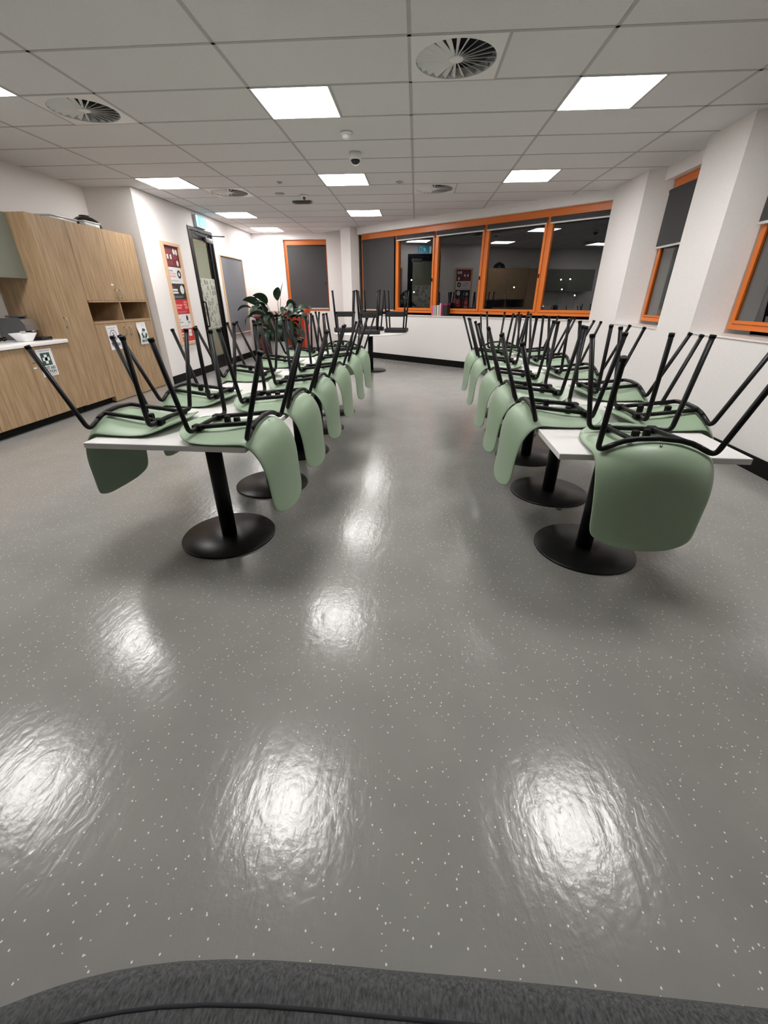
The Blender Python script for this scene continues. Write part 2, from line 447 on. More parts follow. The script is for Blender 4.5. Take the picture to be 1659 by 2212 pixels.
for i in range(-4, 4): bar(GX + 1.2 * i - .012, GX + 1.2 * i + .012, YF, YB)
for j in range(-12, 15): bar(XK, REC - .092, GY + .6 * j - .012, GY + .6 * j + .012)
for i, j in LIGHTS + VENTS:
    xm = math.floor(i) * 1.2 + .6
    bar(GX + xm - .012, GX + xm + .012, GY + .6 * j + .012, GY + .6 * j + .588)
struct(MB().box(XL, XL + .02, YP, YB, CEIL - .004, CEIL + .03, 'grid_bar').build('trim_4'), 'thin grey strip where ceiling meets the door wall')  # edge strip in the same grey as the grid bars

lab_light = {(-1, 1): 'large lit square ceiling panel left of the near round vent', (-1, 5): 'lit square ceiling panel behind the dome camera',
    (-1, 9): 'lit ceiling panel nearest the white corner column', (1, 1): 'largest lit square ceiling panel, upper right near pillars',
    (1, 5): 'lit ceiling panel nearest the long orange window', (-3, 0): 'lit ceiling panel cut by the left picture edge',
    (-3, 5): 'lit ceiling panel in front of the white wall edge beside cabinets', (-3, 9): 'lit ceiling panel to the right of the exit sign',
    (-3, 12): 'small far lit ceiling panel in the back left corner', (-1, -3): 'lit ceiling panel above and left of the camera', (1, -3): 'lit ceiling panel above and right of the camera',
    (-3, -3): 'lit ceiling panel above the kitchenette, out of view', (-1, -7): 'lit ceiling panel behind the camera, middle', (1, -7): 'lit ceiling panel behind the camera, window side', (-3, -7): 'lit ceiling panel behind the camera, kitchenette side'}
lf = MB()
for a in ((0, .6, 0, .012), (0, .6, .588, .6), (0, .012, .012, .588), (.588, .6, .012, .588)): lf.box(a[0] + (.003 if a[0] == 0 else 0), a[1] - (.003 if a[1] == .6 else 0), a[2] + (.003 if a[2] == 0 else 0), a[3] - (.003 if a[3] == .6 else 0), -.003, .02, 'metal_white')
lf = lf.mesh('light_frame'); ld = MB().box(.012, .588, .012, .588, .0005, .012, 'led_diffuser').mesh('diffuser')
for k in LIGHTS:
    t = thing('ceiling_light', lab_light[k], 'ceiling light', (GX + 1.2 * k[0], GY + .6 * k[1], CEIL), 0, 'square LED panels in the ceiling')
    obj('light_frame', lf, t); obj('diffuser', ld, t)

# swirl vents: square plate with a round hole, radial blades over a dark plenum
def plate_mesh():
    mb = MB(); n = 48; R = .262; s = .291
    inner, outer, innt = [], [], []
    for k in range(n):
        a = 2 * math.pi * k / n; c, q = math.cos(a), math.sin(a); f = s / max(abs(c), abs(q))
        inner.append(mb.bm.verts.new((.3 + R * c, .3 + R * q, -.004))); outer.append(mb.bm.verts.new((.3 + f * c, .3 + f * q, -.001)))
        innt.append(mb.bm.verts.new((.3 + R * c, .3 + R * q, .05)))
    for k in range(n):
        k2 = (k + 1) % n
        mb.face([inner[k], outer[k], outer[k2], inner[k2]], 'metal_white'); mb.face([inner[k], inner[k2], innt[k2], innt[k]], 'metal_white')
    return mb.mesh('plate')
pm = plate_mesh()
bl = MB(); va = [bl.bm.verts.new(p) for p in ((.045, -.006, -.003), (.258, -.015, -.003), (.258, .012, .016), (.045, .005, .006), (.045, -.006, .0), (.258, -.015, .0), (.258, .012, .019), (.045, .005, .009))]
for q in ((0, 1, 2, 3), (7, 6, 5, 4), (0, 4, 5, 1), (1, 5, 6, 2), (2, 6, 7, 3), (3, 7, 4, 0)): bl.face([va[x] for x in q], 'metal_white')
blm = bl.mesh('blade')
bkm = MB().lathe([(.262, .055), (.262, .06)], 'vent_dark', 32).mesh('plenum'); hbm = MB().lathe([(.03, -.005), (.05, -.002), (.05, .03)], 'metal_white', 20).mesh('hub')
for k, lb in zip(VENTS, ['large round swirl vent in the ceiling above the aisle', 'round swirl vent near the upper left picture edge', 'round swirl vent beside the far left lit panel', 'small far round vent in front of the long window']):
    t = thing('swirl_vent', lb, 'vent', (GX + 1.2 * k[0], GY + .6 * k[1], CEIL), 0, 'swirl vents in the ceiling')
    obj('plate', pm, t); o = obj('plenum', bkm, t, (.3, .3, 0)); obj('hub', hbm, t, (.3, .3, 0))
    for b in range(24): obj('blade', blm, t, (.3, .3, 0), 2 * math.pi * b / 24)

def ceil_thing(name, label, cat, x, y): return thing(name, label, cat, (x, y, CEIL))
t = ceil_thing('smoke_detector', 'white round smoke detector on ceiling in front of dome camera', 'smoke detector', -.70, 5.05)
MB().lathe([(.055, 0), (.058, -.012), (.05, -.02)], 'metal_white', 24).build('base', t); MB().lathe([(.044, -.02), (.046, -.035), (.03, -.048), (.004, -.05)], 'metal_white', 24).build('cover', t)
t = ceil_thing('dome_camera', 'white dome camera with black lens cover hanging from the ceiling', 'camera', -.70, 5.66)
MB().lathe([(.066, 0), (.066, -.05), (.056, -.062)], 'metal_white', 28).build('housing', t); MB().lathe([(.05, -.06), (.047, -.078), (.034, -.094), (.016, -.102), (.002, -.104)], 'black_gloss', 28).build('dome', t)
t = ceil_thing('sprinkler_plate', 'small flat round plate on ceiling left of black emergency lamp', 'ceiling plate', -2.07, 7.5)
MB().lathe([(.07, 0), (.07, -.006), (.06, -.01)], 'grid_bar', 24).build('plate', t); MB().lathe([(.012, -.01), (.012, -.02)], 'steel', 12).build('nozzle', t)
t = ceil_thing('ceiling_sensor', 'tiny grey round sensor on the ceiling, nearest of the small fittings', 'sensor', -1.87, 6.82)
MB().lathe([(.035, 0), (.035, -.008), (.025, -.014)], 'grid_bar', 20).build('base', t); MB().lathe([(.012, -.014), (.004, -.02)], 'grey_plastic', 12).build('lens', t)
t = ceil_thing('heat_detector', 'white detector with dark tip just before the black emergency lamp', 'detector', -1.735, 7.62)
MB().lathe([(.06, 0), (.055, -.015), (.04, -.025)], 'metal_white', 24).build('base', t); MB().lathe([(.022, -.025), (.018, -.05), (.01, -.06)], 'grey_plastic', 16).build('tip', t)
t = ceil_thing('emergency_lamp', 'low black oblong emergency lamp on the ceiling', 'emergency lamp', -1.87, 8.06)
MB().bbox(-.15, .15, -.06, .06, -.028, 0, 'grey_plastic', .008).build('body', t); MB().bbox(-.12, .12, -.04, .04, -.034, -.027, 'black_gloss', .003).build('lens', t)
t = ceil_thing('motion_sensor', 'flat pale round sensor on ceiling in front of far small vent', 'sensor', -.27, 6.95)
MB().lathe([(.05, 0), (.05, -.006), (.04, -.012)], 'grid_bar', 24).build('base', t); MB().lathe([(.02, -.012), (.006, -.018)], 'grid_bar', 14).build('lens', t)

# ------------------------------------------------------------------ windows (local x along the wall, y outwards, z up)
def window(name, label, loc, rotz, bays, z0, z1, sash=None, sw=.042, head=.10, depth=.09):
    root = obj(name, None, None, loc, rotz); root['kind'] = 'structure'; root['label'] = label
    x0, x1 = bays[0], bays[-1]; d0, d1 = 0.0, depth
    MB().box(x0 - .03, x1 + .03, d0, d1, z1 - head, z1, 'orange_frame').build('head_rail', root)
    MB().box(x0 - .03, x1 + .03, d0, d1, z0, z0 + .045, 'orange_frame').build('bottom_rail', root)
    for k, x in enumerate(bays):
        w = .022
        a, b = (x - .03, x + w) if k == 0 else ((x - w, x + .03) if k == len(bays) - 1 else (x - w, x + w))
        MB().box(a, b, d0 + .004, d1, z0 + .045, z1 - head, 'orange_frame').build('mullion', root)
    for k in range(len(bays) - 1):
        a, b = bays[k] + .026, bays[k + 1] - .026; p, q = z0 + .049, z1 - head - .004
        if sash is None or sash[k]:
            s = obj('sash', None, root)
            MB().bbox(a, a + sw, d0 - .012, max(d1 - .03, .012), p, q, 'orange_frame', .003, 1).build('stile', s); MB().bbox(b - sw, b, d0 - .012, max(d1 - .03, .012), p, q, 'orange_frame', .003, 1).build('stile', s)
            MB().bbox(a + sw, b - sw, d0 - .012, max(d1 - .03, .012), p, p + sw, 'orange_frame', .003, 1).build('rail', s); MB().bbox(a + sw, b - sw, d0 - .012, max(d1 - .03, .012), q - sw, q, 'orange_frame', .003, 1).build('rail', s)
            MB().box(b - .03, b - .012, d0 - .03, d0 - .012, (p + q) / 2 - .16, (p + q) / 2 - .10, 'black_metal').build('latch', s)
        MB().box(a, b, min(d1 - .028, .004 + d1 * .3), min(d1 - .022, .01 + d1 * .3), p, q, 'window_glass').build('pane', root)
    return root
def blind(label, loc, rotz, x0, x1, ztop, zbot, y=-.035):
    t = thing('roller_blind', label, 'roller blind', loc, rotz, 'dark roller blinds')
    MB().box(x0, x1, y, y + .003, zbot, ztop, 'blind_fabric').build('fabric', t)
    MB().bbox(x0, x1, y - .008, y + .012, zbot - .022, zbot, 'blind_bar', .004, 1).build('bottom_bar', t)
    mb = MB(); mb.lathe([(.022, x0), (.022, x1)], 'blind_fabric', 14, (0, y + .014, ztop + .005), axis='X'); mb.build('roller', t)
    return t

angD = math.atan2(TD.y, TD.x)
def along(x): return (x - XA) * nl     # distance along the wall from abscissa XA
o1 = dpt(XA, .10)
bays = [along(x) for x in (-1.30, -.515, .29, 1.15, 2.045, 2.93)]
window('window_1', 'long orange framed window of five bays', (o1[0], o1[1], 0), angD, bays, 1.0, HEAD, [0, 1, 1, 1, 1])
zt = HEAD - .10 - .03
for k, (zb, lb) in enumerate([(1.05, 'dark roller blind fully lowered, leftmost bay of long window'), (2.352, 'rolled up dark blind atop second bay of long window'), (2.352, 'rolled up dark blind atop bay behind the books'), (2.352, 'rolled up dark blind atop fourth bay of long window'), (2.352, 'rolled up dark blind atop bay beside the white pillar')]):
    blind(lb, (o1[0], o1[1], 0), angD, bays[k] + .03, bays[k + 1] - .03, zt, zb)
window('window_2', 'single orange framed window in the back wall', (0, YB + .08, 0), 0, [BX0 + .03, BX1 - .03], 1.0, HEAD, [1])
blind('dark roller blind fully lowered in the back wall window', (0, YB + .08, 0), 0, BX0 + .07, BX1 - .035, zt, 1.06, -.03)
window('window_3', 'narrow orange framed window between two pillars', (REC, 6.42, 0), -math.pi / 2, [.03, .90], 1.0, HEAD, [1], .022, .10, .04)
blind('dark roller blind half lowered between the two white pillars', (REC, 6.42, 0), -math.pi / 2, .02, .90, zt, 1.84, -.05)
window('window_4', 'orange framed window at the right picture edge', (REC, 4.66, 0), -math.pi / 2, [.03, 1.2, 2.4], 1.0, HEAD, [1, 1], .03, .10, .04)
blind('dark roller blind half lowered at the right picture edge', (REC, 4.66, 0), -math.pi / 2, .02, 1.18, zt, 1.865, -.05)
blind('dark roller blind beyond the right picture edge', (REC, 4.66, 0), -math.pi / 2, 1.22, 2.38, zt, 1.865, -.05)

# night outside: dark ground and a few far street lamps
struct(MB().box(-40, 90, 13, 120, -6.1, -6, 'exterior').build('floor_outside'), 'dark ground outside the windows')
lampm = None
for k, (sx, sy, hz) in enumerate([(7.98, 60, 1.45), (12.2, 60, 2.5), (17.8, 60, 3.31), (18.9, 60, 3.36), (18.1, 60, 2.25), (19.8, 60, 1.58), (-.67, 60, 3.35), (-.33, 60, 2.0)]):
    t = thing('street_lamp', ['far street lamp glinting low at the left side of the fourth bay', 'far street lamp glinting at right side of the fourth bay', 'far street lamp in last bay, upper left of the four lights', 'far street lamp in last bay, upper right of the four lights', 'far street lamp in last bay, lower left of the four lights', 'far street lamp in last bay, lowest light near the white pillar', 'far street lamp in second bay, upper of two lights', 'far street lamp in second bay, lower of two lights'][k], 'street lamp', (sx, sy, -6), 0, 'distant street lamps at night')
    MB().tube([(0, 0, 0), (0, 0, hz + 6)], .06, 'exterior', 6).build('pole', t)
    MB().bbox(-.055, .055, -.05, .05, hz + 5.94, hz + 6.05, 'city_light', .015).build('lamp_head', t)

# ------------------------------------------------------------------ door in the left wall (local: world axes)
door = obj('door_1', None, None, (XL, DY0, 0)); struct(door, 'black framed glazed door under the exit sign')
W = DY1 - DY0
MB().box(-.12, .012, 0, .05, 0, DZ, 'black_metal').build('jamb', door); MB().box(-.12, .012, W - .05, W, 0, DZ, 'black_metal').build('jamb', door)
MB().box(-.12, .012, .05, W - .05, DZ - .05, DZ, 'black_metal').build('head', door)
leaf_ = obj('door_leaf', None, door)
for a in ((.055, .15, .01, DZ - .055), (W - .15, W - .055, .01, DZ - .055), (.15, W - .15, DZ - .17, DZ - .055), (.15, W - .15, .01, .24)): MB().bbox(-.05, -.004, a[0], a[1], a[2], a[3], 'black_metal', .003, 1).build('leaf_rail', leaf_)
MB().box(-.032, -.026, .145, W - .145, .235, DZ - .165, 'door_glass').build('pane', leaf_)
MB().box(-.0255, -.0250, .15, W - .15, .75, 1.62, 'door_film').build('patterned_film', leaf_)
hb = MB(); hb.tube(fillet([(-.004, .11, .80), (.05, .11, .80), (.05, .11, 1.22), (-.004, .11, 1.22)], .02), .013, 'black_metal'); hb.build('pull_handle', leaf_)
cl = MB().bbox(-.004, .06, .56, .86, DZ - .20, DZ - .115, 'grey_plastic', .01); cl.build('door_closer', door)
ca = MB(); ca.tube([(.03, .70, DZ - .11), (.05, .72, DZ - .085), (.30, .86, DZ - .08)], .010, 'black_metal'); ca.tube([(.03, .30, DZ - .06), (.05, .5, DZ - .08), (.05, .72, DZ - .085)], .010, 'black_metal'); ca.build('closer_arm', door)

# exit sign
t = thing('exit_sign', 'glowing blue-green exit sign with running figure above the door', 'exit sign', (XL, 8.85, 2.42))
MB().bbox(.004, .05, -.20, .20, 0, .185, 'exit_case', .006).build('case', t)
fc = MB().box(.050, .054, -.19, .19, .01, .175, 'exit_blue')
fc.build('face', t)
pc = MB()
pc.box(.0545, .0555, -.19, -.135, .01, .175, 'exit_white'); pc.box(.0545, .0555, -.135, .19, .01, .02, 'exit_white')
pc.lathe([(.013, .0545), (.013, .0555)], 'exit_white', 16, (0, .03, .145), axis='X')
def strip(mb, a, b, w, m, x=.055):
    a, b = Vector((0, *a)), Vector((0, *b)); d = (b - a).normalized(); n = Vector((0, -d.z, d.y)) * w
    mb.poly([(x, *(a + n).yz), (x, *(a - n).yz), (x, *(b - n).yz), (x, *(b + n).yz)], m)
for a, b, w in [((.02, .13), (.0, .08), .012), ((.0, .085), (.03, .06), .008), ((.03, .06), (.02, .03), .008), ((.0, .085), (-.03, .06), .008), ((-.03, .06), (-.06, .055), .008), ((.02, .125), (.05, .10), .006), ((.02, .125), (-.025, .115), .006), ((.09, .03), (.09, .16), .006), ((.09, .16), (.15, .16), .006), ((.15, .16), (.15, .03), .006)]: strip(pc, a, b, w, 'exit_white')
pc.build('pictogram', t)

# framed poster board with six panels
t = thing('poster_board', 'tall pine framed board of six red, white and black panels', 'poster board', (XL, 7.345, .565))
bw, bh = .55, 1.51; fwid = .045
for a in ((0, fwid, 0, bh), (bw - fwid, bw, 0, bh), (fwid, bw - fwid, 0, fwid), (fwid, bw - fwid, bh - fwid, bh)): MB().bbox(.002, .04, a[0], a[1], a[2], a[3], 'pine_frame', .003, 1).build('frame_rail', t)
cols = ['poster_maroon', 'poster_white', 'poster_black', 'poster_red', 'poster_white', 'poster_red']
hts = [.295, .235, .235, .225, .225, .205]; z = bh - fwid
def bars(mb, rows, m, x=.0105):
    for y0, y1, z0, z1 in rows: mb.box(x - .001, x + .0004, y0, y1, z0, z1, m)
def ell(mb, cy, cz, ry, rz, m, x=.0106, ring=0):
    n = 20
    mb.poly([(x, cy + ry * math.cos(2 * math.pi * k / n), cz + rz * math.sin(2 * math.pi * k / n)) for k in range(n)], m)
for k in range(6):
    z1 = z; z0 = z - hts[k] * (bh - 2 * fwid) / sum(hts); z = z0; c = (z0 + z1) / 2
    p = MB().box(.002, .010, fwid, bw - fwid, z0 + .0008, z1 - .0008, cols[k]).build('poster_panel', t)
    g = MB()
    if k == 0:
        bars(g, [(.09, .26, c + .04, c + .10), (.30, .46, c - .03, c + .02), (.09, .27, c - .12, c - .06)], 'maroon_soft')
        for cy, cz, ry in ((.36, c + .075, .035), (.435, c + .07, .035), (.42, c - .085, .035)): ell(g, cy, cz, ry, .042, 'poster_white')
        for cy in (.14, .235): g.box(.0095, .0109, cy - .02, cy + .03, c - .035, c + .03, 'poster_white')
    elif k == 1:
        bars(g, [(.10, .22, c + .055, c + .075)], 'ink_grey'); bars(g, [(.10, .29, c + .015, c + .037), (.10, .29, c - .025, c - .003)], 'poster_pink'); bars(g, [(.10, .36, c - .075, c - .068), (.10, .33, c - .09, c - .084)], 'ink_grey')
        ell(g, .40, c + .02, .062, .062, 'ink'); ell(g, .40, c + .02, .028, .028, 'poster_white', .0112)
    elif k == 2:
        bars(g, [(.10, .17, c + .055, c + .075)], 'maroon_soft'); bars(g, [(.10, .25, c + .01, c + .038), (.10, .26, c - .03, c - .003)], 'poster_white'); bars(g, [(.10, .40, c - .075, c - .068), (.10, .36, c - .092, c - .086)], 'ink_grey')
        ell(g, .40, c + .03, .065, .065, 'poster_white')
    elif k == 3:
        bars(g, [(.10, .30, c + .01, c + .04), (.10, .26, c - .03, c)], 'poster_redlight'); bars(g, [(.10, .42, c - .075, c - .069), (.10, .38, c - .09, c - .085)], 'poster_redlight')
        bars(g, [(.36, .47, c + .06, c + .085), (.35, .46, c + .02, c + .05), (.38, .48, c - .03, c + .012)], 'poster_redlight')
    elif k == 4:
        bars(g, [(.11, .15, c + .02, c + .04), (.10, .22, c - .02, c - .004)], 'ink_grey'); bars(g, [(.10, .40, c - .07, c - .064), (.10, .36, c - .086, c - .081)], 'ink_grey')
        ell(g, .38, c + .05, .035, .045, 'ink'); ell(g, .42, c - .02, .045, .016, 'ink_grey')
    else:
        bars(g, [(.10, .24, c + .02, c + .04), (.10, .22, c - .02, c)], 'poster_white'); bars(g, [(.10, .38, c - .06, c - .055)], 'poster_redlight')
        for dy, dz in ((-.028, .028), (.028, .028), (-.028, -.028), (.028, -.028)): ell(g, .39 + dy, c + .03 + dz, .03, .03, 'poster_white')
        ell(g, .39, c + .03, .012, .012, 'poster_red', .0114)
    g.build('print', p)

t = thing('pin_board', 'grey fabric pin board with thin pine frame beside the door', 'pin board', (XL, 9.49, .57))
bw, bh = 1.21, 1.50
for a in ((0, .022, 0, bh), (bw - .022, bw, 0, bh), (.022, bw - .022, 0, .022), (.022, bw - .022, bh - .022, bh)): MB().bbox(.002, .035, a[0], a[1], a[2], a[3], 'pine_frame', .003, 1).build('frame_rail', t)
MB().box(.002, .015, .022, bw - .022, .022, bh - .022, 'pin_fabric').build('fabric_panel', t)

# ------------------------------------------------------------------ kitchenette
CX = -4.10
def handle(mb, x, y, z0, z1, m='steel'):
    mb.tube(fillet([(x, y, z0), (x + .032, y, z0), (x + .032, y, z1), (x, y, z1)], .014), .0055, m, 8)
def slab(y0, y1, z0, z1, m='oak', x=CX): return MB().bbox(x - .018, x, y0 + .0025, y1 - .0025, z0 + .002, z1 - .002, m, .0015, 1)
# tall double unit with open niche
Y0, Y1, ZT = 5.53, 6.82, 2.085
t = thing('tall_cabinet', 'tall oak cabinet with open niche, double doors above and below', 'cabinet', (0, 0, 0))
t.location = (CX, Y0, 0)
def cab(mb, name, parent): mb.bm.transform(Matrix.Translation((-CX, -parent.location.y, 0))); return mb.build(name, parent)
xb = XK + .005
b = MB().box(xb, CX - .02, Y0, Y0 + .018, .0, ZT, 'oak').box(xb, CX, Y1 - .03, Y1, 0, ZT, 'oak').box(xb, CX - .02, Y0, Y1 - .03, ZT - .018, ZT, 'oak').box(xb, CX - .02, Y0, Y1 - .03, 0, .02, 'oak')
b.box(xb, xb + .01, Y0, Y1 - .03, 0, ZT, 'oak').box(xb, CX - .001, Y0 + .018, Y1 - .03, 1.235, 1.255, 'oak_edge').box(xb, CX + .004, Y0 + .001, Y1 - .03, .985, 1.010, 'oak_edge')
ym = (Y0 + Y1 - .03) / 2
b.box(xb, CX - .004, ym - .01, ym + .01, 1.01, 1.235, 'oak_edge')
cab(b, 'body', t)
for y0, y1, z0, z1, hy, hz in ((Y0, ym, 1.255, ZT, ym - .05, 1.285), (ym, Y1 - .03, 1.255, ZT, ym + .05, 1.285), (Y0, ym, .01, .985, ym - .06, .82), (ym, Y1 - .03, .01, .985, ym + .06, .82)):
    d = cab(slab(y0, y1, z0, z1), 'door', t)
    hm = MB(); handle(hm, CX, hy, hz, hz + .10); cab(hm, 'handle', t).parent = d
cab(MB().box(CX, CX + .001, ym - .09, ym - .045, 1.435, 1.455, 'paper'), 'name_tag', t)
# single tall unit
t = thing('tall_cabinet', 'tall narrow single-door oak cabinet beside the coffee machine', 'cabinet', (CX, 4.98, 0))
b = MB().box(xb, CX - .0005, 4.98, 5.0, .08, ZT, 'oak').box(xb, CX - .02, 5.505, 5.528, .08, ZT, 'oak').box(xb, CX - .02, 5.0, 5.505, ZT - .018, ZT, 'oak').box(xb, CX - .02, 5.0, 5.505, .08, .1, 'oak').box(xb, xb + .01, 5.0, 5.505, .1, ZT - .02, 'oak')
cab(b, 'body', t)
d = cab(slab(5.0, 5.528, .08, ZT), 'door', t); hm = MB(); handle(hm, CX, 5.05, .98, 1.08); cab(hm, 'handle', t).parent = d
lk = MB().lathe([(.012, CX), (.012, CX + .008)], 'steel', 12, (0, 5.055, .93), axis='X'); cab(lk, 'lock', t).parent = d
cab(MB().box(xb, CX - .06, 4.99, 5.528, 0, .08, 'black_rubber'), 'kickboard', t)
# base units with doors
for k, y0 in enumerate((4.375, 3.77, 3.165)):
    y1 = y0 + .605
    t = thing('base_cabinet', ['oak base cabinet carrying the FIRST AID STATION sheet', 'oak base cabinet under the kettle, left of the first aid sheet', 'oak base cabinet cut off by the left picture edge'][k], 'cabinet', (CX, y0, 0), 0, 'oak base cabinets of the kitchenette')
    b = MB().box(xb, CX - .02, y0 + .001, y0 + .018, .08, .815, 'oak').box(xb, CX - .02, y1 - .018, y1 - .001, .08, .815, 'oak').box(xb, CX - .02, y0 + .018, y1 - .018, .08, .098, 'oak').box(xb, xb + .01, y0 + .018, y1 - .018, .098, .815, 'oak')
    cab(b, 'body', t)
    d = cab(slab(y0, y1, .085, .818), 'door', t); hm = MB(); handle(hm, CX, y0 + .045, .66, .76); cab(hm, 'handle', t).parent = d
    cab(MB().box(CX, CX + .001, y0 + .03, y0 + .07, .60, .615, 'paper'), 'name_tag', t)
    cab(MB().box(xb, CX - .06, y0 + .001, y1 - .001, 0, .08, 'black_rubber'), 'kickboard', t)
bt = tag(MB().bbox(XK + .002, CX + .025, 3.165, 4.977, .82, .86, 'white_laminate', .004).build('worktop'), 'white worktop carrying coffee machine and bowl', 'worktop')
for k, y0 in enumerate((4.375, 3.77, 3.165)):
    t = thing('wall_cabinet', ['sage green wall cabinet touching the tall oak cabinet', 'sage green wall cabinet, second from the tall cabinet', 'sage green wall cabinet beyond the left picture edge'][k], 'cabinet', (-4.31, y0, 1.48))
    MB().box(-.385, -.02, .001, .603, 0, .60, 'sage').build('body', t); MB().bbox(-.018, 0, .0025, .6025, -.004, .602, 'sage', .0015, 1).build('door', t)

def sheet(label, cat, y0, y1, z0, z1, curl=.0):
    t = thing('paper_sign', label, cat, (CX + .003, (y0 + y1) / 2, z0), 0, 'paper signs on cabinet doors')
    w, h = y1 - y0, z1 - z0; mb = MB(); n = 8; vs = []
    for i in range(n + 1):
        s = i / n; x = curl * (math.sin(s * math.pi * 1.2)) ** 2 + curl * .6 * (1 - s)
        vs.append([mb.bm.verts.new((x, -w / 2, h * s)), mb.bm.verts.new((x * .35, w / 2, h * s))])
    for i in range(n): mb.face([vs[i][0], vs[i][1], vs[i + 1][1], vs[i + 1][0]], 'paper')
    o = mb.build('sheet', t); so = o.modifiers.new('thickness', 'SOLIDIFY'); so.thickness = .0006
    return t, w, h
t, w, h = sheet('white FIRST AID STATION sheet with green cross on base cabinet', 'sign', 4.495, 4.71, .50, .785)
g = MB(); q = .0022
g.box(q - .001, q, -.065, .065, .115, .245, 'ink_green'); g.build('green_square', t); g = MB(); g.box(q - .001, q + .0006, -.018, .018, .133, .227, 'paper'); g.box(q - .001, q + .0006, -.047, .047, .162, .198, 'paper'); g.build('white_cross', t); g = MB(); g.box(q - .001, q, -.08, .08, .264, .269, 'ink_grey'); g.build('heading_line', t); g = MB(); g.box(q - .001, q, -.06, .09, .016, .020, 'ink_grey')
g.build('footer_line', t); g = MB()
text_mesh(g, 'FIRST AID', .042, (q, 0, .072), (0, 1, 0), (0, 0, 1), 'ink', bold=.001); text_mesh(g, 'STATION', .042, (q, 0, .033), (0, 1, 0), (0, 0, 1), 'ink', bold=.001)
g.build('lettering', t)
t, w, h = sheet('white TRASH sheet with litter bin figure in a circle on cabinet door', 'sign', 5.72, 5.95, .655, .955)
g = MB(); n = 28
for r0, r1, m in ((.068, .060, 'ink_purple'),):
    for k in range(n):
        a, b2 = 2 * math.pi * k / n, 2 * math.pi * (k + 1) / n
        g.poly([(q, r0 * math.cos(a), .18 + r0 * math.sin(a)), (q, r0 * math.cos(b2), .18 + r0 * math.sin(b2)), (q, r1 * math.cos(b2), .18 + r1 * math.sin(b2)), (q, r1 * math.cos(a), .18 + r1 * math.sin(a))], m)
g.box(q - .001, q, -.012, .006, .15, .195, 'ink_purple'); g.box(q - .001, q, .012, .028, .135, .165, 'ink_purple'); ell(g, -.005, .208, .010, .010, 'ink_purple', q); strip(g, (-.004, .19), (.022, .175), .004, 'ink_purple', q); strip(g, (-.008, .15), (-.016, .128), .005, 'ink_purple', q); strip(g, (.0, .15), (.004, .128), .005, 'ink_purple', q)
g.build('pictogram_print', t)
g = MB(); g.box(q - .001, q, -.085, .085, .268, .273, 'ink_grey'); g.build('heading_line', t)
g = MB(); text_mesh(g, 'TRASH', .06, (q, 0, .045), (0, 1, 0), (0, 0, 1), 'ink', bold=.0015); g.build('lettering', t)
t, w, h = sheet('curling white sheet with green recycling arrows on cabinet door', 'sign', 6.38, 6.61, .665, .965, .02)
g = MB(); xo = .027
for k in range(3):
    a0 = math.pi / 2 + k * 2 * math.pi / 3; cz = .145
    for s_, e_, w_ in ((-.75, .25, .016),):
        m_ = 6; pin, pout = [], []
        for i in range(m_ + 1):
            a = a0 + s_ + (e_ - s_) * i / m_; pin.append((xo, .034 * math.cos(a), cz + .034 * math.sin(a) * 1.1)); pout.append((xo, .066 * math.cos(a), cz + .066 * math.sin(a) * 1.1))
        for i in range(m_): g.poly([pin[i], pin[i + 1], pout[i + 1], pout[i]], 'ink_green')
        a = a0 + e_; a2 = a + .5
        g.poly([(xo, .022 * math.cos(a), cz + .022 * math.sin(a) * 1.1), (xo, .05 * math.cos(a2), cz + .05 * math.sin(a2) * 1.1), (xo, .08 * math.cos(a), cz + .08 * math.sin(a) * 1.1)], 'ink_green')
g.build('arrow_print', t)
g = MB(); g.box(xo - .0004, xo, -.085, .085, .035, .058, 'ink_green'); g.build('caption_band', t)
g = MB(); text_mesh(g, 'RECYCLE', .022, (xo + .0004, 0, .039), (0, 1, 0), (0, 0, 1), 'paper'); g.build('caption_lettering', t)
g = MB(); text_mesh(g, 'PLEASE', .02, (xo, 0, .25), (0, 1, 0), (0, 0, 1), 'ink_grey'); g.build('heading_lettering', t)

# coffee machine, bowl, kettle, tray on the worktop
t = thing('coffee_machine', 'silver and black capsule coffee machine on the white worktop', 'coffee machine', (-4.43, 4.81, .86), 0)
pr = [(-.20, 0), (-.20, .20), (-.17, .225), (.02, .235), (.08, .215), (.115, .16), (.12, .10), (.06, .08), (.05, 0)]
b = MB(); lo = [b.bm.verts.new((x, -.085, z)) for x, z in pr]; hi = [b.bm.verts.new((x, .085, z)) for x, z in pr]
b.face(lo, 'grey_plastic'); b.face(hi[::-1], 'grey_plastic')
for i in range(len(pr)): b.face([lo[i], lo[(i + 1) % len(pr)], hi[(i + 1) % len(pr)], hi[i]], 'silver_plastic' if 1 < i < 7 else 'brown_side')
b.build('body', t)
MB().bbox(-.12, .06, -.05, .05, .235, .252, 'grey_plastic', .006).build('lever', t); MB().bbox(.08, .135, -.02, .02, .085, .10, 'chrome', .004).build('spout', t)
MB().bbox(.06, .26, -.07, .07, 0, .035, 'black_gloss', .006).build('drip_tray', t)
t = thing('bowl', 'white square flared bowl standing before the coffee machine', 'bowl', (-4.26, 4.60, .86))
b = MB(); rs = [(.055, .0), (.058, .004), (.108, .085), (.104, .085), (.052, .008), (.001, .008)]; rings = []
for r, z in rs:
    rings.append([b.bm.verts.new((r * (abs(math.cos(a)) ** .55) * math.copysign(1, math.cos(a)), r * (abs(math.sin(a)) ** .55) * math.copysign(1, math.sin(a)), z)) for a in [2 * math.pi * (k + .5) / 24 for k in range(24)]])
for i in range(len(rings) - 1):
    for k in range(24): b.face([rings[i][k], rings[i][(k + 1) % 24], rings[i + 1][(k + 1) % 24], rings[i + 1][k]], 'white_ceramic', True)
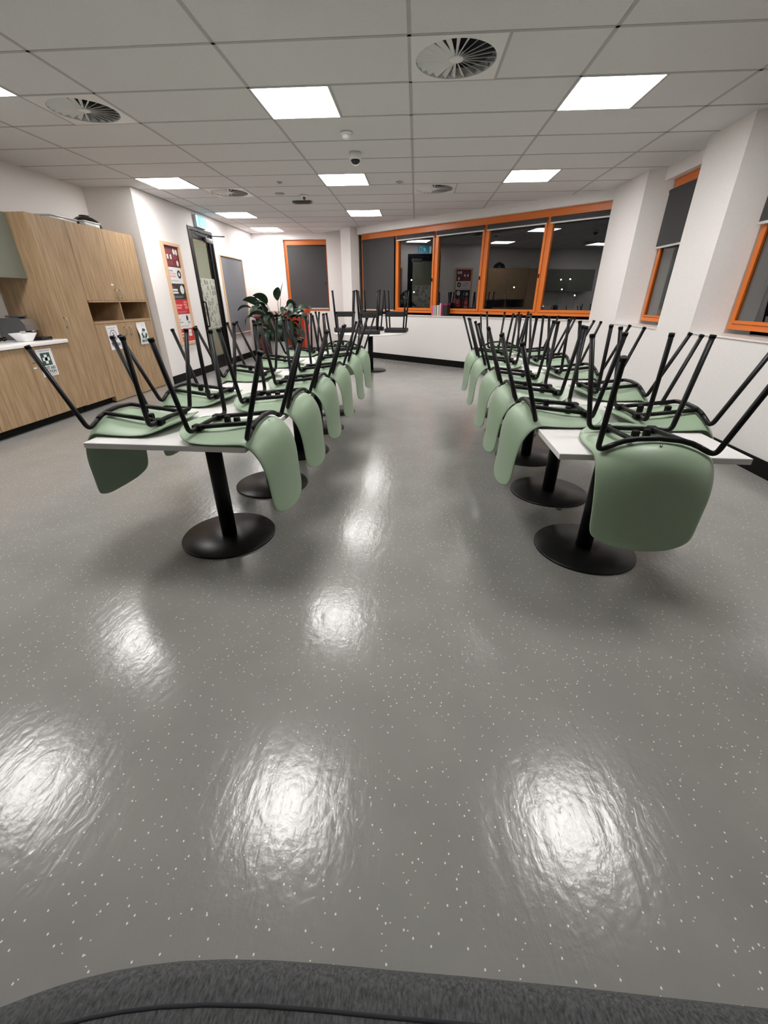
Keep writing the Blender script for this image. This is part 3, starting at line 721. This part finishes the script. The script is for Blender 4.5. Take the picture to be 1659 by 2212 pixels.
b.face(rings[0][::-1], 'white_ceramic'); b.face(rings[-1], 'white_ceramic'); b.build('bowl_body', t)
MB().box(.088, .0895, -.03, .04, .03, .06, 'ink_grey', Matrix.Rotation(-.55, 4, 'Y') @ Matrix.Translation((-.035, 0, .03))).build('label_print', t)
t = thing('kettle', 'black kettle with loop handle cut by the left picture edge', 'kettle', (-4.42, 4.27, .86))
MB().lathe([(.085, 0), (.088, .02), (.075, .15), (.06, .19), (.03, .205), (.001, .208)], 'black_gloss', 28).build('body', t)
MB().tube(fillet([(.0, .055, .185), (.0, .12, .20), (.0, .135, .08), (.0, .085, .04)], .04), .012, 'black_gloss').build('handle', t); MB().lathe([(.012, .205), (.014, .222), (.004, .228)], 'black_gloss', 12).build('lid_knob', t)
MB().tube([(0, -.06, .15), (0, -.10, .18)], .018, 'black_gloss', 10, r1=.010).build('spout', t)
t = thing('power_cord', 'tangled black power cord between kettle and bowl', 'cord', (-4.45, 4.47, .86))
pts = [Vector((.03 * math.sin(i * 1.3) + .02 * math.cos(i * .5), .0045 * i, .012 + .018 * (1 + math.sin(i * .9)))) for i in range(24)]
MB().tube(pts, .005, 'black_rubber', 6).build('cable', t); MB().bbox(-.02, .02, -.03, 0, .0, .025, 'black_rubber', .004).build('plug', t)
# things on top of the tall cabinets
def tub(label, y0, y1, x0, x1, h):
    t = thing('plastic_tub', label, 'tub', ((x0 + x1) / 2, (y0 + y1) / 2, ZT)); a, b2 = (x1 - x0) / 2, (y1 - y0) / 2
    MB().bbox(-a + .01, a - .01, -b2 + .01, b2 - .01, 0, h - .012, 'clear_plastic', .01).build('tub_body', t); MB().bbox(-a, a, -b2, b2, h - .014, h, 'clear_plastic', .004).build('lid', t)
tub('flat clear plastic tub lying left of the black bowl', 5.42, 5.86, -4.50, -4.16, .05); tub('clear plastic tub in front of the black bowl on the cabinet', 5.90, 6.20, -4.205, -4.11, .055)
t = thing('salad_bowl', 'large black bowl upside down on top of the tall cabinet', 'bowl', (-4.42, 6.36, ZT))
MB().lathe([(.185, 0), (.18, .05), (.15, .11), (.09, .15), (.02, .165), (.001, .166)], 'black_gloss', 36).build('bowl_body', t); MB().lathe([(.06, .155), (.06, .17), (.055, .17)], 'black_gloss', 24).build('foot_ring', t)

# ------------------------------------------------------------------ tables in two rows
TH, TT = .70, .026
TW, TP = .75, .778
BASE_R = .268
topm = MB(); tmp = bmesh.new(); bmesh.ops.create_cube(tmp, size=1)
bmesh.ops.scale(tmp, vec=(TW, TP - .004, TT), verts=tmp.verts); bmesh.ops.translate(tmp, vec=(0, TP / 2, TH - TT / 2), verts=tmp.verts)
bmesh.ops.bevel(tmp, geom=tmp.edges[:], offset=.002, segments=1, affect='EDGES'); topm.merge(tmp, 'white_laminate')
for f in topm.bm.faces:
    if abs(f.normal.z) < .5: f.material_index = topm.mi('laminate_edge')
topm = topm.mesh('tabletop')
BY = TP / 2 + .03
polem = MB().lathe([(.043, .014), (.043, TH - TT - .008)], 'black_metal', 24, (0, BY, 0)).mesh('pole')
discm = MB().lathe([(BASE_R, 0), (BASE_R, .008), (BASE_R - .004, .013), (.05, .016), (.001, .016)], 'black_disc', 64, (0, BY, 0)).mesh('base_disc')
spidm = MB().box(-.22, .22, BY - .02, BY + .02, TH - TT - .012, TH - TT, 'black_metal').box(-.02, .02, BY - .22, BY + .22, TH - TT - .012, TH - TT, 'black_metal').mesh('mounting_bracket')
ROWS = {'left': (Vector((-1.095, 1.675, 0)), .026), 'right': (Vector((.985, 1.663, 0)), .022)}
def row_pt(side, s, v=0.0, z=0.0):
    o, dr = ROWS[side]; ang = math.atan(dr); d = Vector((math.sin(ang), math.cos(ang), 0)); n = Vector((math.cos(ang), -math.sin(ang), 0))
    return o + d * s + n * v + Vector((0, 0, z))
ords = ['nearest the camera', 'second from the camera', 'third from the camera', 'fourth from the camera', 'farthest from the camera']
for side in ('left', 'right'):
    for k in range(5):
        t = thing('cafe_table', 'white square pedestal table in the %s row, %s' % (side, ords[k]), 'table', row_pt(side, k * TP), -math.atan(ROWS[side][1]), 'white pedestal tables pushed into two rows')
        obj('tabletop', topm, t); obj('pole', polem, t); obj('base_disc', discm, t); obj('mounting_bracket', spidm, t)

# ------------------------------------------------------------------ the green shell chair, upside down (z=0 is the table surface, +y points to the table middle)
SU = .80          # seat depth factor
ST = [((.470, .050), (.440, .050), .09), ((.462, .046), (.425, .044), .145), ((.44, .040), (.405, .034), .178), ((.40, .032), (.375, .022), .202), ((.34, .028), (.33, .012), .215),
      ((.26, .032), (.26, .008), .220), ((.18, .040), (.18, .008), .222), ((.10, .055), (.105, .010), .222), ((.05, .066), (.06, .012), .222), ((.01, .072), (.03, .012), .221),
      ((-.03, .066), (.005, .004), .220), ((-.062, .042), (-.02, -.018), .219), ((-.084, .005), (-.042, -.05), .218), ((-.096, -.045), (-.058, -.09), .216), ((-.100, -.11), (-.068, -.145), .212),
      ((-.098, -.18), (-.072, -.21), .205), ((-.097, -.255), (-.075, -.268), .203), ((-.101, -.305), (-.081, -.305), .195), ((-.105, -.33), (-.087, -.32), .176), ((-.110, -.345), (-.096, -.335), .142), ((-.113, -.352), (-.104, -.346), .095)]
ST = [((c[0] * SU if c[0] > 0 else c[0], c[1]), (e[0] * SU if e[0] > 0 else e[0], e[1]), h) for c, e, h in ST]
def shell_mesh():
    mb = MB(); n = 12; th = .0085; P = []
    for c, e, hw in ST:
        row = []
        for k in range(n + 1):
            tt = -1 + 2 * k / n; q = tt * tt
            row.append(Vector((tt * hw, c[0] + (e[0] - c[0]) * q, c[1] + (e[1] - c[1]) * q)))
        P.append(row)
    R, Cc = len(P), n + 1; N = [[None] * Cc for _ in range(R)]
    for i in range(R):
        for k in range(Cc):
            du = P[min(i + 1, R - 1)][k] - P[max(i - 1, 0)][k]; dv = P[i][min(k + 1, n)] - P[i][max(k - 1, 0)]
            N[i][k] = dv.cross(du).normalized()
    if N[6][6].z < 0: N = [[-x for x in r] for r in N]
    A = [[mb.bm.verts.new(P[i][k] + N[i][k] * th / 2) for k in range(Cc)] for i in range(R)]
    B = [[mb.bm.verts.new(P[i][k] - N[i][k] * th / 2) for k in range(Cc)] for i in range(R)]
    for i in range(R - 1):
        for k in range(n):
            mb.face([A[i][k], A[i][k + 1], A[i + 1][k + 1], A[i + 1][k]], 'green_shell', True); mb.face([B[i][k], B[i + 1][k], B[i + 1][k + 1], B[i][k + 1]], 'green_shell', True)
    for i in range(R - 1):
        mb.face([A[i][0], A[i + 1][0], B[i + 1][0], B[i][0]], 'green_shell', True); mb.face([A[i][n], B[i][n], B[i + 1][n], A[i + 1][n]], 'green_shell', True)
    for k in range(n):
        mb.face([A[0][k], B[0][k], B[0][k + 1], A[0][k + 1]], 'green_shell', True); mb.face([A[-1][k], A[-1][k + 1], B[-1][k + 1], B[-1][k]], 'green_shell', True)
    return mb.mesh('seat_shell')
TR = .0108
def make_chair(label):
    t = thing('shell_chair', label, 'chair', group='green shell chairs stacked upside down on tables')
    sh = obj('seat_shell', shell_mesh(), t); sm = sh.modifiers.new('smooth', 'SUBSURF'); sm.levels = 1; sm.render_levels = 1
    for s in (-1, 1):
        tip, bend, cr = Vector((s * .248, -.128, .395)), Vector((s * .214, 0, .030)), Vector((s * .15, 0, .062))
        p = fillet([tip, bend, cr], .06, 6); lg = MB().tube(p, TR, 'black_metal', 10).build('leg', t)
        d = (tip - bend).normalized(); MB().tube([tip - d * .012, tip + d * .002], TR + .0014, 'black_rubber', 10).build('glide', lg)
        tip, bend, cr = Vector((s * .232, .312, .435)), Vector((s * .172, .278, .046)), Vector((s * .11, .278, .050))
        p = fillet([tip, bend, cr], .055, 6); lg = MB().tube(p, TR, 'black_metal', 10).build('leg', t)
        d = (tip - bend).normalized(); MB().tube([tip - d * .012, tip + d * .002], TR + .0014, 'black_rubber', 10).build('glide', lg)
        MB().tube([(s * .095, .278, .051), (s * .095, .14, .066), (s * .095, 0, .081)], TR, 'black_metal', 8).build('side_rail', t)
        MB().bbox(s * .095 - .02, s * .095 + .02, .255, .30, .036, .063, 'black_rubber', .004, 1).build('rail_clamp', t)
    MB().tube([(-.15, 0, .062), (-.12, 0, .0745), (-.08, 0, .084), (0, 0, .0895), (.08, 0, .084), (.12, 0, .0745), (.15, 0, .062)], TR, 'black_metal', 10).build('rear_crossbar', t)
    MB().tube([(-.11, .278, .050), (0, .278, .052), (.11, .278, .050)], TR, 'black_metal', 10).build('front_crossbar', t)
    MB().bbox(-.055, -.028, .10, .125, .05, .088, 'black_rubber', .004, 1).build('stacking_stop', t); MB().bbox(.028, .055, .19, .215, .03, .072, 'black_rubber', .004, 1).build('stacking_stop', t)
    MB().lathe([(.006, .0705), (.005, .0735), (.001, .074)], 'chrome', 10, (0, -.028, 0)).build('screw', t)
    return t
EDGE = .022       # rear frame sits this far outside the table edge
CH = []
# (side, kind, s along the row measured as world y, small turn in degrees, slide inwards)
for k, (y, a, sl) in enumerate([(1.88, -1.5, .0), (2.46, -2, .0), (3.04, -1, .0), (3.65, -1, .0), (4.37, 0, 0), (4.98, -2, 0)]): CH.append(('left', 'aisle', y, a, sl, k))
for k, (y, a, sl) in enumerate([(1.985, -2.5, .0), (2.57, -2, .0), (3.40, -2, .0), (4.11, 0, .0), (4.92, 3, 0)]): CH.append(('left', 'wall', y, a, sl, k))
for k, (y, a, sl) in enumerate([(2.245, 1.5, .0), (2.785, 1, .0), (3.38, 1, .0), (4.17, 0, .0), (4.86, 1, 0)]): CH.append(('right', 'aisle', y, a, sl, k))
for k, (y, a, sl) in enumerate([(2.24, 3, .0), (2.89, 3, .0), (3.67, 3, .0), (4.38, 1, .0), (4.98, 0, 0)]): CH.append(('right', 'wall', y, a, sl, k))
on = ['closest to the camera', 'second from the camera', 'third from the camera', 'fourth from the camera', 'fifth from the camera', 'sixth and farthest from the camera']
proto = None
def put_chair(label, p, rz):
    global proto
    if proto is None:
        proto = make_chair(label); proto.location = p; proto.rotation_euler = (0, 0, rz)
    else: dup(proto, label, p, rz)
for side, kind, y, a, sl, k in CH:
    sgn = 1 if (side == 'left') == (kind == 'aisle') else -1      # which table edge the back hangs over
    p = row_pt(side, y - ROWS[side][0].y, sgn * (TW / 2 + EDGE - sl), TH + .0005)
    rz = sgn * math.pi / 2 - math.atan(ROWS[side][1]) + math.radians(a)
    where = 'aisle side' if kind == 'aisle' else ('window wall side' if side == 'right' else 'cabinet side')
    put_chair('upside-down green chair on %s table row, %s, %s' % (side, where, on[k] if not (k == 4 and kind != 'x' and not (side == 'left' and kind == 'aisle')) else 'fifth and farthest from the camera'), p, rz)
put_chair('upside-down green chair hanging over the near end of right row', Vector((.950, 1.612, TH + .0005)), math.radians(-4.5))
for side in ('left', 'right'):
    p = row_pt(side, 5 * TP + .09, -.02 if side == 'right' else .05, TH + .0005)
    put_chair('upside-down green chair hanging over the far end of %s row' % side, p, math.pi - math.atan(ROWS[side][1]))

# ------------------------------------------------------------------ round table with black stools upside down
RTX, RTY = -.86, 8.58
t = thing('round_table', 'white round pedestal table with black stools, near window wall', 'table', (RTX, RTY, 0))
MB().lathe([(.70, TH - .022), (.705, TH - .018), (.705, TH - .004), (.70, TH), (.001, TH)], 'white_laminate', 64).build('tabletop', t)
MB().lathe([(.05, .016), (.05, TH - .022)], 'black_metal', 24).build('pole', t); MB().lathe([(.30, 0), (.30, .01), (.29, .016), (.05, .022)], 'black_disc', 48).build('base_disc', t)
def make_stool(label):
    t = thing('bar_stool', label, 'stool', group='black stools upside down on the round table')
    MB().bbox(-.20, .20, -.18, .18, 0, .07, 'stool_black', .012).build('seat', t)
    for sx in (-1, 1):
        for sy in (-1, 1):
            a, b2 = Vector((sx * .155, sy * .13, .06)), Vector((sx * .20, sy * .175, .70))
            lg = MB().tube([a, b2], .0145, 'black_metal', 8).build('leg', t); MB().tube([b2 - Vector((0, 0, .012)), b2 + Vector((0, 0, .003))], .016, 'black_rubber', 8).build('glide', lg)
    for s in (-1, 1):
        MB().bbox(-.178, .178, s * .148 - .008, s * .148 + .008, .27, .35, 'stool_black', .003, 1).build('footrest', t); MB().bbox(s * .172 - .008, s * .172 + .008, -.148, .148, .31, .38, 'stool_black', .003, 1).build('footrest', t)
    return t
s0 = make_stool('upside-down black stool on round table, leftmost'); s0.location = (RTX - .50, RTY + .05, TH + .001); s0.rotation_euler = (0, 0, .2)
dup(s0, 'upside-down black stool on round table, rightmost by orange mullion', (RTX + .50, RTY + .02, TH + .001), -.15)
dup(s0, 'upside-down black stool on round table, front side', (RTX + .02, RTY - .46, TH + .001), .1)
dup(s0, 'upside-down black stool on round table, back side', (RTX - .02, RTY + .48, TH + .001), .45)

# ------------------------------------------------------------------ books on the long sill
bx = .325
def sillpt(x, off): p = dpt(x, off); return Vector((p[0], p[1], SILL + .004))
specs = [('pink', 'book_pink', .034, .195), ('rose', 'book_rose', .024, .19), ('sage green', 'book_sage', .032, .195), ('pale green', 'book_palegreen', .020, .19), ('dark olive', 'book_dark', .016, .187), ('cream', 'book_cream', .036, .195), ('thin grey', 'book_grey', .024, .20), ('light pink', 'book_lightpink', .034, .23), ('maroon', 'book_maroon', .038, .232)]
adv = 0.0
for nm, m, wd, ht in specs:
    p = sillpt(bx, .015) + TD * (adv + wd / 2); adv += wd + .002
    t = thing('book', '%s book standing in the row on the long window sill' % nm, 'book', p, angD, 'books on the window sill')
    MB().box(-wd / 2, -wd / 2 + .0025, -.02, .08, 0, ht, m).box(wd / 2 - .0025, wd / 2, -.02, .08, 0, ht, m).box(-wd / 2, wd / 2, -.0225, -.02, 0, ht, m).build('cover', t)
    MB().box(-wd / 2 + .0025, wd / 2 - .0025, -.02, .076, .003, ht - .004, 'pages').build('pages', t)
p = sillpt(bx, .015) + TD * (adv + .06)
t = thing('storage_box', 'black box with maroon lid at right end of the books', 'box', p, angD)
MB().bbox(-.055, .055, -.03, .08, 0, .20, 'book_black', .003, 1).build('box_body', t); MB().bbox(-.058, .058, -.033, .083, .195, .238, 'book_maroon', .003, 1).build('lid', t)

# ------------------------------------------------------------------ bins and plant in the corner
def bin_(label, x, y, rz, m, h=1.05):
    t = thing('wheelie_bin', label, 'bin', (x, y, 0), rz)
    mb = MB(); a = [(-.21, -.22), (.21, -.22), (.21, .22), (-.21, .22)]; b2 = [(-.27, -.29), (.27, -.29), (.27, .27), (-.27, .27)]
    lo = [mb.bm.verts.new((p[0], p[1], .04)) for p in a]; hi = [mb.bm.verts.new((p[0], p[1], h - .1)) for p in b2]
    mb.face(lo[::-1], m); mb.face(hi, m)
    for i in range(4): mb.face([lo[i], lo[(i + 1) % 4], hi[(i + 1) % 4], hi[i]], m)
    mb.build('bin_body', t)
    MB().bbox(-.29, .29, -.31, .29, h - .12, h - .085, m, .008).build('rim', t)
    lb = MB(); c = [(-.30, -.32, h - .085), (.30, -.32, h - .085), (.30, .30, h - .085), (-.30, .30, h - .085)]; d = [(-.27, -.29, h - .03), (.27, -.29, h - .03), (.27, .28, h + .01), (-.27, .28, h + .01)]
    lo = [lb.bm.verts.new(q) for q in c]; hi = [lb.bm.verts.new(q) for q in d]; lb.face(lo[::-1], m); lb.face(hi, m)
    for i in range(4): lb.face([lo[i], lo[(i + 1) % 4], hi[(i + 1) % 4], hi[i]], m)
    lb.build('lid', t)
    MB().tube([(-.26, .33, h - .08), (.26, .33, h - .08)], .016, m).build('handle_bar', t)
    for s in (-1, 1): MB().lathe([(.1, s * .22 - .02), (.1, s * .22 + .02)], 'black_rubber', 20, (0, .24, .1), axis='X').build('wheel', t)
bin_('bright orange-red wheelie bin under the back window', -2.95, 11.12, 0, 'bin_red')
bin_('dull red wheelie bin in corner behind the plant', -3.63, 11.15, 0, 'bin_dull', .98)

t = thing('potted_plant', 'tall leafy green plant in white pot before the red bin', 'plant', (-3.08, 9.95, 0))
MB().lathe([(.15, 0), (.17, .02), (.20, .40), (.205, .42), (.185, .42), (.18, .37), (.001, .37)], 'pot_white', 36).build('pot', t)
MB().lathe([(.18, .372), (.12, .385), (.001, .39)], 'soil', 24).build('soil', t)
rnd = random.Random(11)
def leaf(az, L, e0, droop, wid, stem, z0, base, roll=0.0):
    """a stem rising from the pot that carries one broad blade"""
    d = Vector((math.cos(az), math.sin(az), 0)); n = Vector((-math.sin(az), math.cos(az), 0)); p = Vector((base[0], base[1], z0)); e = e0; pts = [p.copy()]
    N1 = 6
    for i in range(N1): e -= droop * .25 / N1; p = p + (d * math.cos(e) + Vector((0, 0, math.sin(e)))) * (stem / N1); pts.append(p.copy())
    mb = MB(); N2 = 9; rows = []
    for i in range(N2 + 1):
        s = i / N2; w = wid * (math.sin(math.pi * min(1, s * .93 + .05)) ** .8) * (1 - .35 * s); upv = d * (-math.sin(e)) + Vector((0, 0, math.cos(e))); nr = n * math.cos(roll) + upv * math.sin(roll); upv = upv * math.cos(roll) - n * math.sin(roll)
        rows.append([mb.bm.verts.new(p + nr * w + upv * w * .3), mb.bm.verts.new(p), mb.bm.verts.new(p - nr * w + upv * w * .3)])
        e -= droop / N2; p = p + (d * math.cos(e) + Vector((0, 0, math.sin(e)))) * (L / N2)
    for i in range(N2):
        for k in (0, 1): mb.face([rows[i][k], rows[i][k + 1], rows[i + 1][k + 1], rows[i + 1][k]], 'leaf', True)
    o = mb.build('leaf', t); MB().tube(pts, .006, 'stem', 5).build('stem', o)
for k in range(34):      # upper tier of broad blades
    leaf(k * 2.4 + rnd.uniform(-.3, .3), rnd.uniform(.30, .40), rnd.uniform(1.2, 1.5), rnd.uniform(.9, 2.3), rnd.uniform(.085, .12), rnd.uniform(.50, .86), .38, (rnd.uniform(-.06, .06), rnd.uniform(-.06, .06)), rnd.uniform(-1.0, 1.0))
for k in range(46):      # lower tier, drooping
    leaf(k * 2.4 + rnd.uniform(-.4, .4), rnd.uniform(.30, .42), rnd.uniform(.95, 1.4), rnd.uniform(2.0, 3.0), rnd.uniform(.06, .09), rnd.uniform(.20, .55), .38, (rnd.uniform(-.09, .09), rnd.uniform(-.09, .09)), rnd.uniform(-1.0, 1.0))
for az, L, e0, dr, wd, st, ro in [(3.3, .34, 1.15, 1.6, .07, .88, .5), (2.9, .36, 1.05, 2.2, .07, .80, -.5), (-1.2, .36, 1.4, .8, .10, .90, .3), (-.5, .34, 1.42, .3, .06, .92, .8), (-.4, .42, 1.15, 2.2, .10, .78, .4), (.2, .34, 1.2, 1.4, .09, .80, .9), (-2.2, .36, 1.3, 1.8, .10, .78, -.3), (-1.7, .38, 1.3, 2.2, .10, .66, .2), (-1.3, .38, 1.2, 2.6, .10, .52, -.2)]:
    leaf(az, L, e0, dr, wd, st, .38, (rnd.uniform(-.04, .04), rnd.uniform(-.04, .04)), ro)

# ------------------------------------------------------------------ upholstered bench in the foreground
t = thing('upholstered_bench', 'dark grey fabric bench along the bottom picture edge', 'bench', (0, 0, 0), 0)
def outline(ins):
    """seat outline in plan: gently bowed front edge, soft front corners"""
    front = [(1.30, .12), (1.28, .17), (1.20, .20), (1.0, .215), (.75, .221), (.5, .224), (.25, .226), (.1, .226), (0, .225)]
    front += [(x, .225 - .066 * (-x / .52) ** 3.3) for x in (-.1, -.18, -.25, -.31, -.36, -.40, -.44, -.47, -.50, -.53, -.56, -.59, -.615)]
    pts = front + [(-.635, .085), (-.65, .05), (-.655, 0), (-.655, -.45), (-.63, -.55), (-.55, -.60), (.4, -.61), (1.18, -.60), (1.27, -.55), (1.31, -.45), (1.31, 0)]
    cx, cy = .375, -.19
    n = len(pts); out = []
    for k in range(n):
        a, b = Vector((*pts[k - 1], 0)), Vector((*pts[(k + 1) % n], 0)); d = (b - a).normalized(); nrm = Vector((-d.y, d.x, 0))
        p = Vector((*pts[k], 0))
        if nrm.dot(Vector((cx, cy, 0)) - p) < 0: nrm = -nrm
        q = p + nrm * ins; out.append((q.x, q.y))
    return out
def cushion(mb, z0, z1, b, m):
    prof = [(.012, z0), (0, z0 + .02), (0, z1 - b)] + [(b * (1 - math.cos(a)), z1 - b + b * math.sin(a)) for a in [math.pi / 2 * k / 6 for k in range(1, 7)]] + [(b + .03, z1 + .004)]
    rings = []
    for ins, zz in prof: rings.append([mb.bm.verts.new((*p, zz)) for p in outline(ins)])
    n = len(rings[0])
    for i in range(len(rings) - 1):
        for k in range(n): mb.face([rings[i][k], rings[i][(k + 1) % n], rings[i + 1][(k + 1) % n], rings[i + 1][k]], m, True)
    mb.face(rings[0][::-1], m); mb.face(rings[-1], m)
mb = MB(); cushion(mb, .12, .45, .04, 'sofa_fabric'); s_ = mb.build('seat_cushion', t)
mb = MB(); pr = outline(.052); mb.tube([(p[0], p[1], .4505) for p in pr] + [(pr[0][0], pr[0][1], .4505)], .003, 'sofa_seam', 6, cap=False); mb.build('piping', s_)
for fx in (-.48, 1.12):
    for fy in (-.45, .05): MB().lathe([(.022, 0), (.028, .125)], 'black_metal', 14, (fx, fy, 0)).build('leg', t)

# ------------------------------------------------------------------ a scrap on the floor
t = thing('floor_scrap', 'small dark curled scrap on floor beside the second right table base', 'scrap', (1.005, 2.56, 0))
mb = MB(); a_ = [mb.bm.verts.new((-.018 + .006 * i, .006 * math.sin(i * 1.3), .002 + .006 * math.sin(i * .9) ** 2)) for i in range(7)]; b_ = [mb.bm.verts.new((-.016 + .006 * i, .014 + .004 * math.cos(i), .003 + .004 * math.sin(i * .7) ** 2)) for i in range(7)]
for i in range(6): mb.face([a_[i], a_[i + 1], b_[i + 1], b_[i]], 'ink', True)
o = mb.build('scrap_sheet', t); so = o.modifiers.new('thickness', 'SOLIDIFY'); so.thickness = .0015
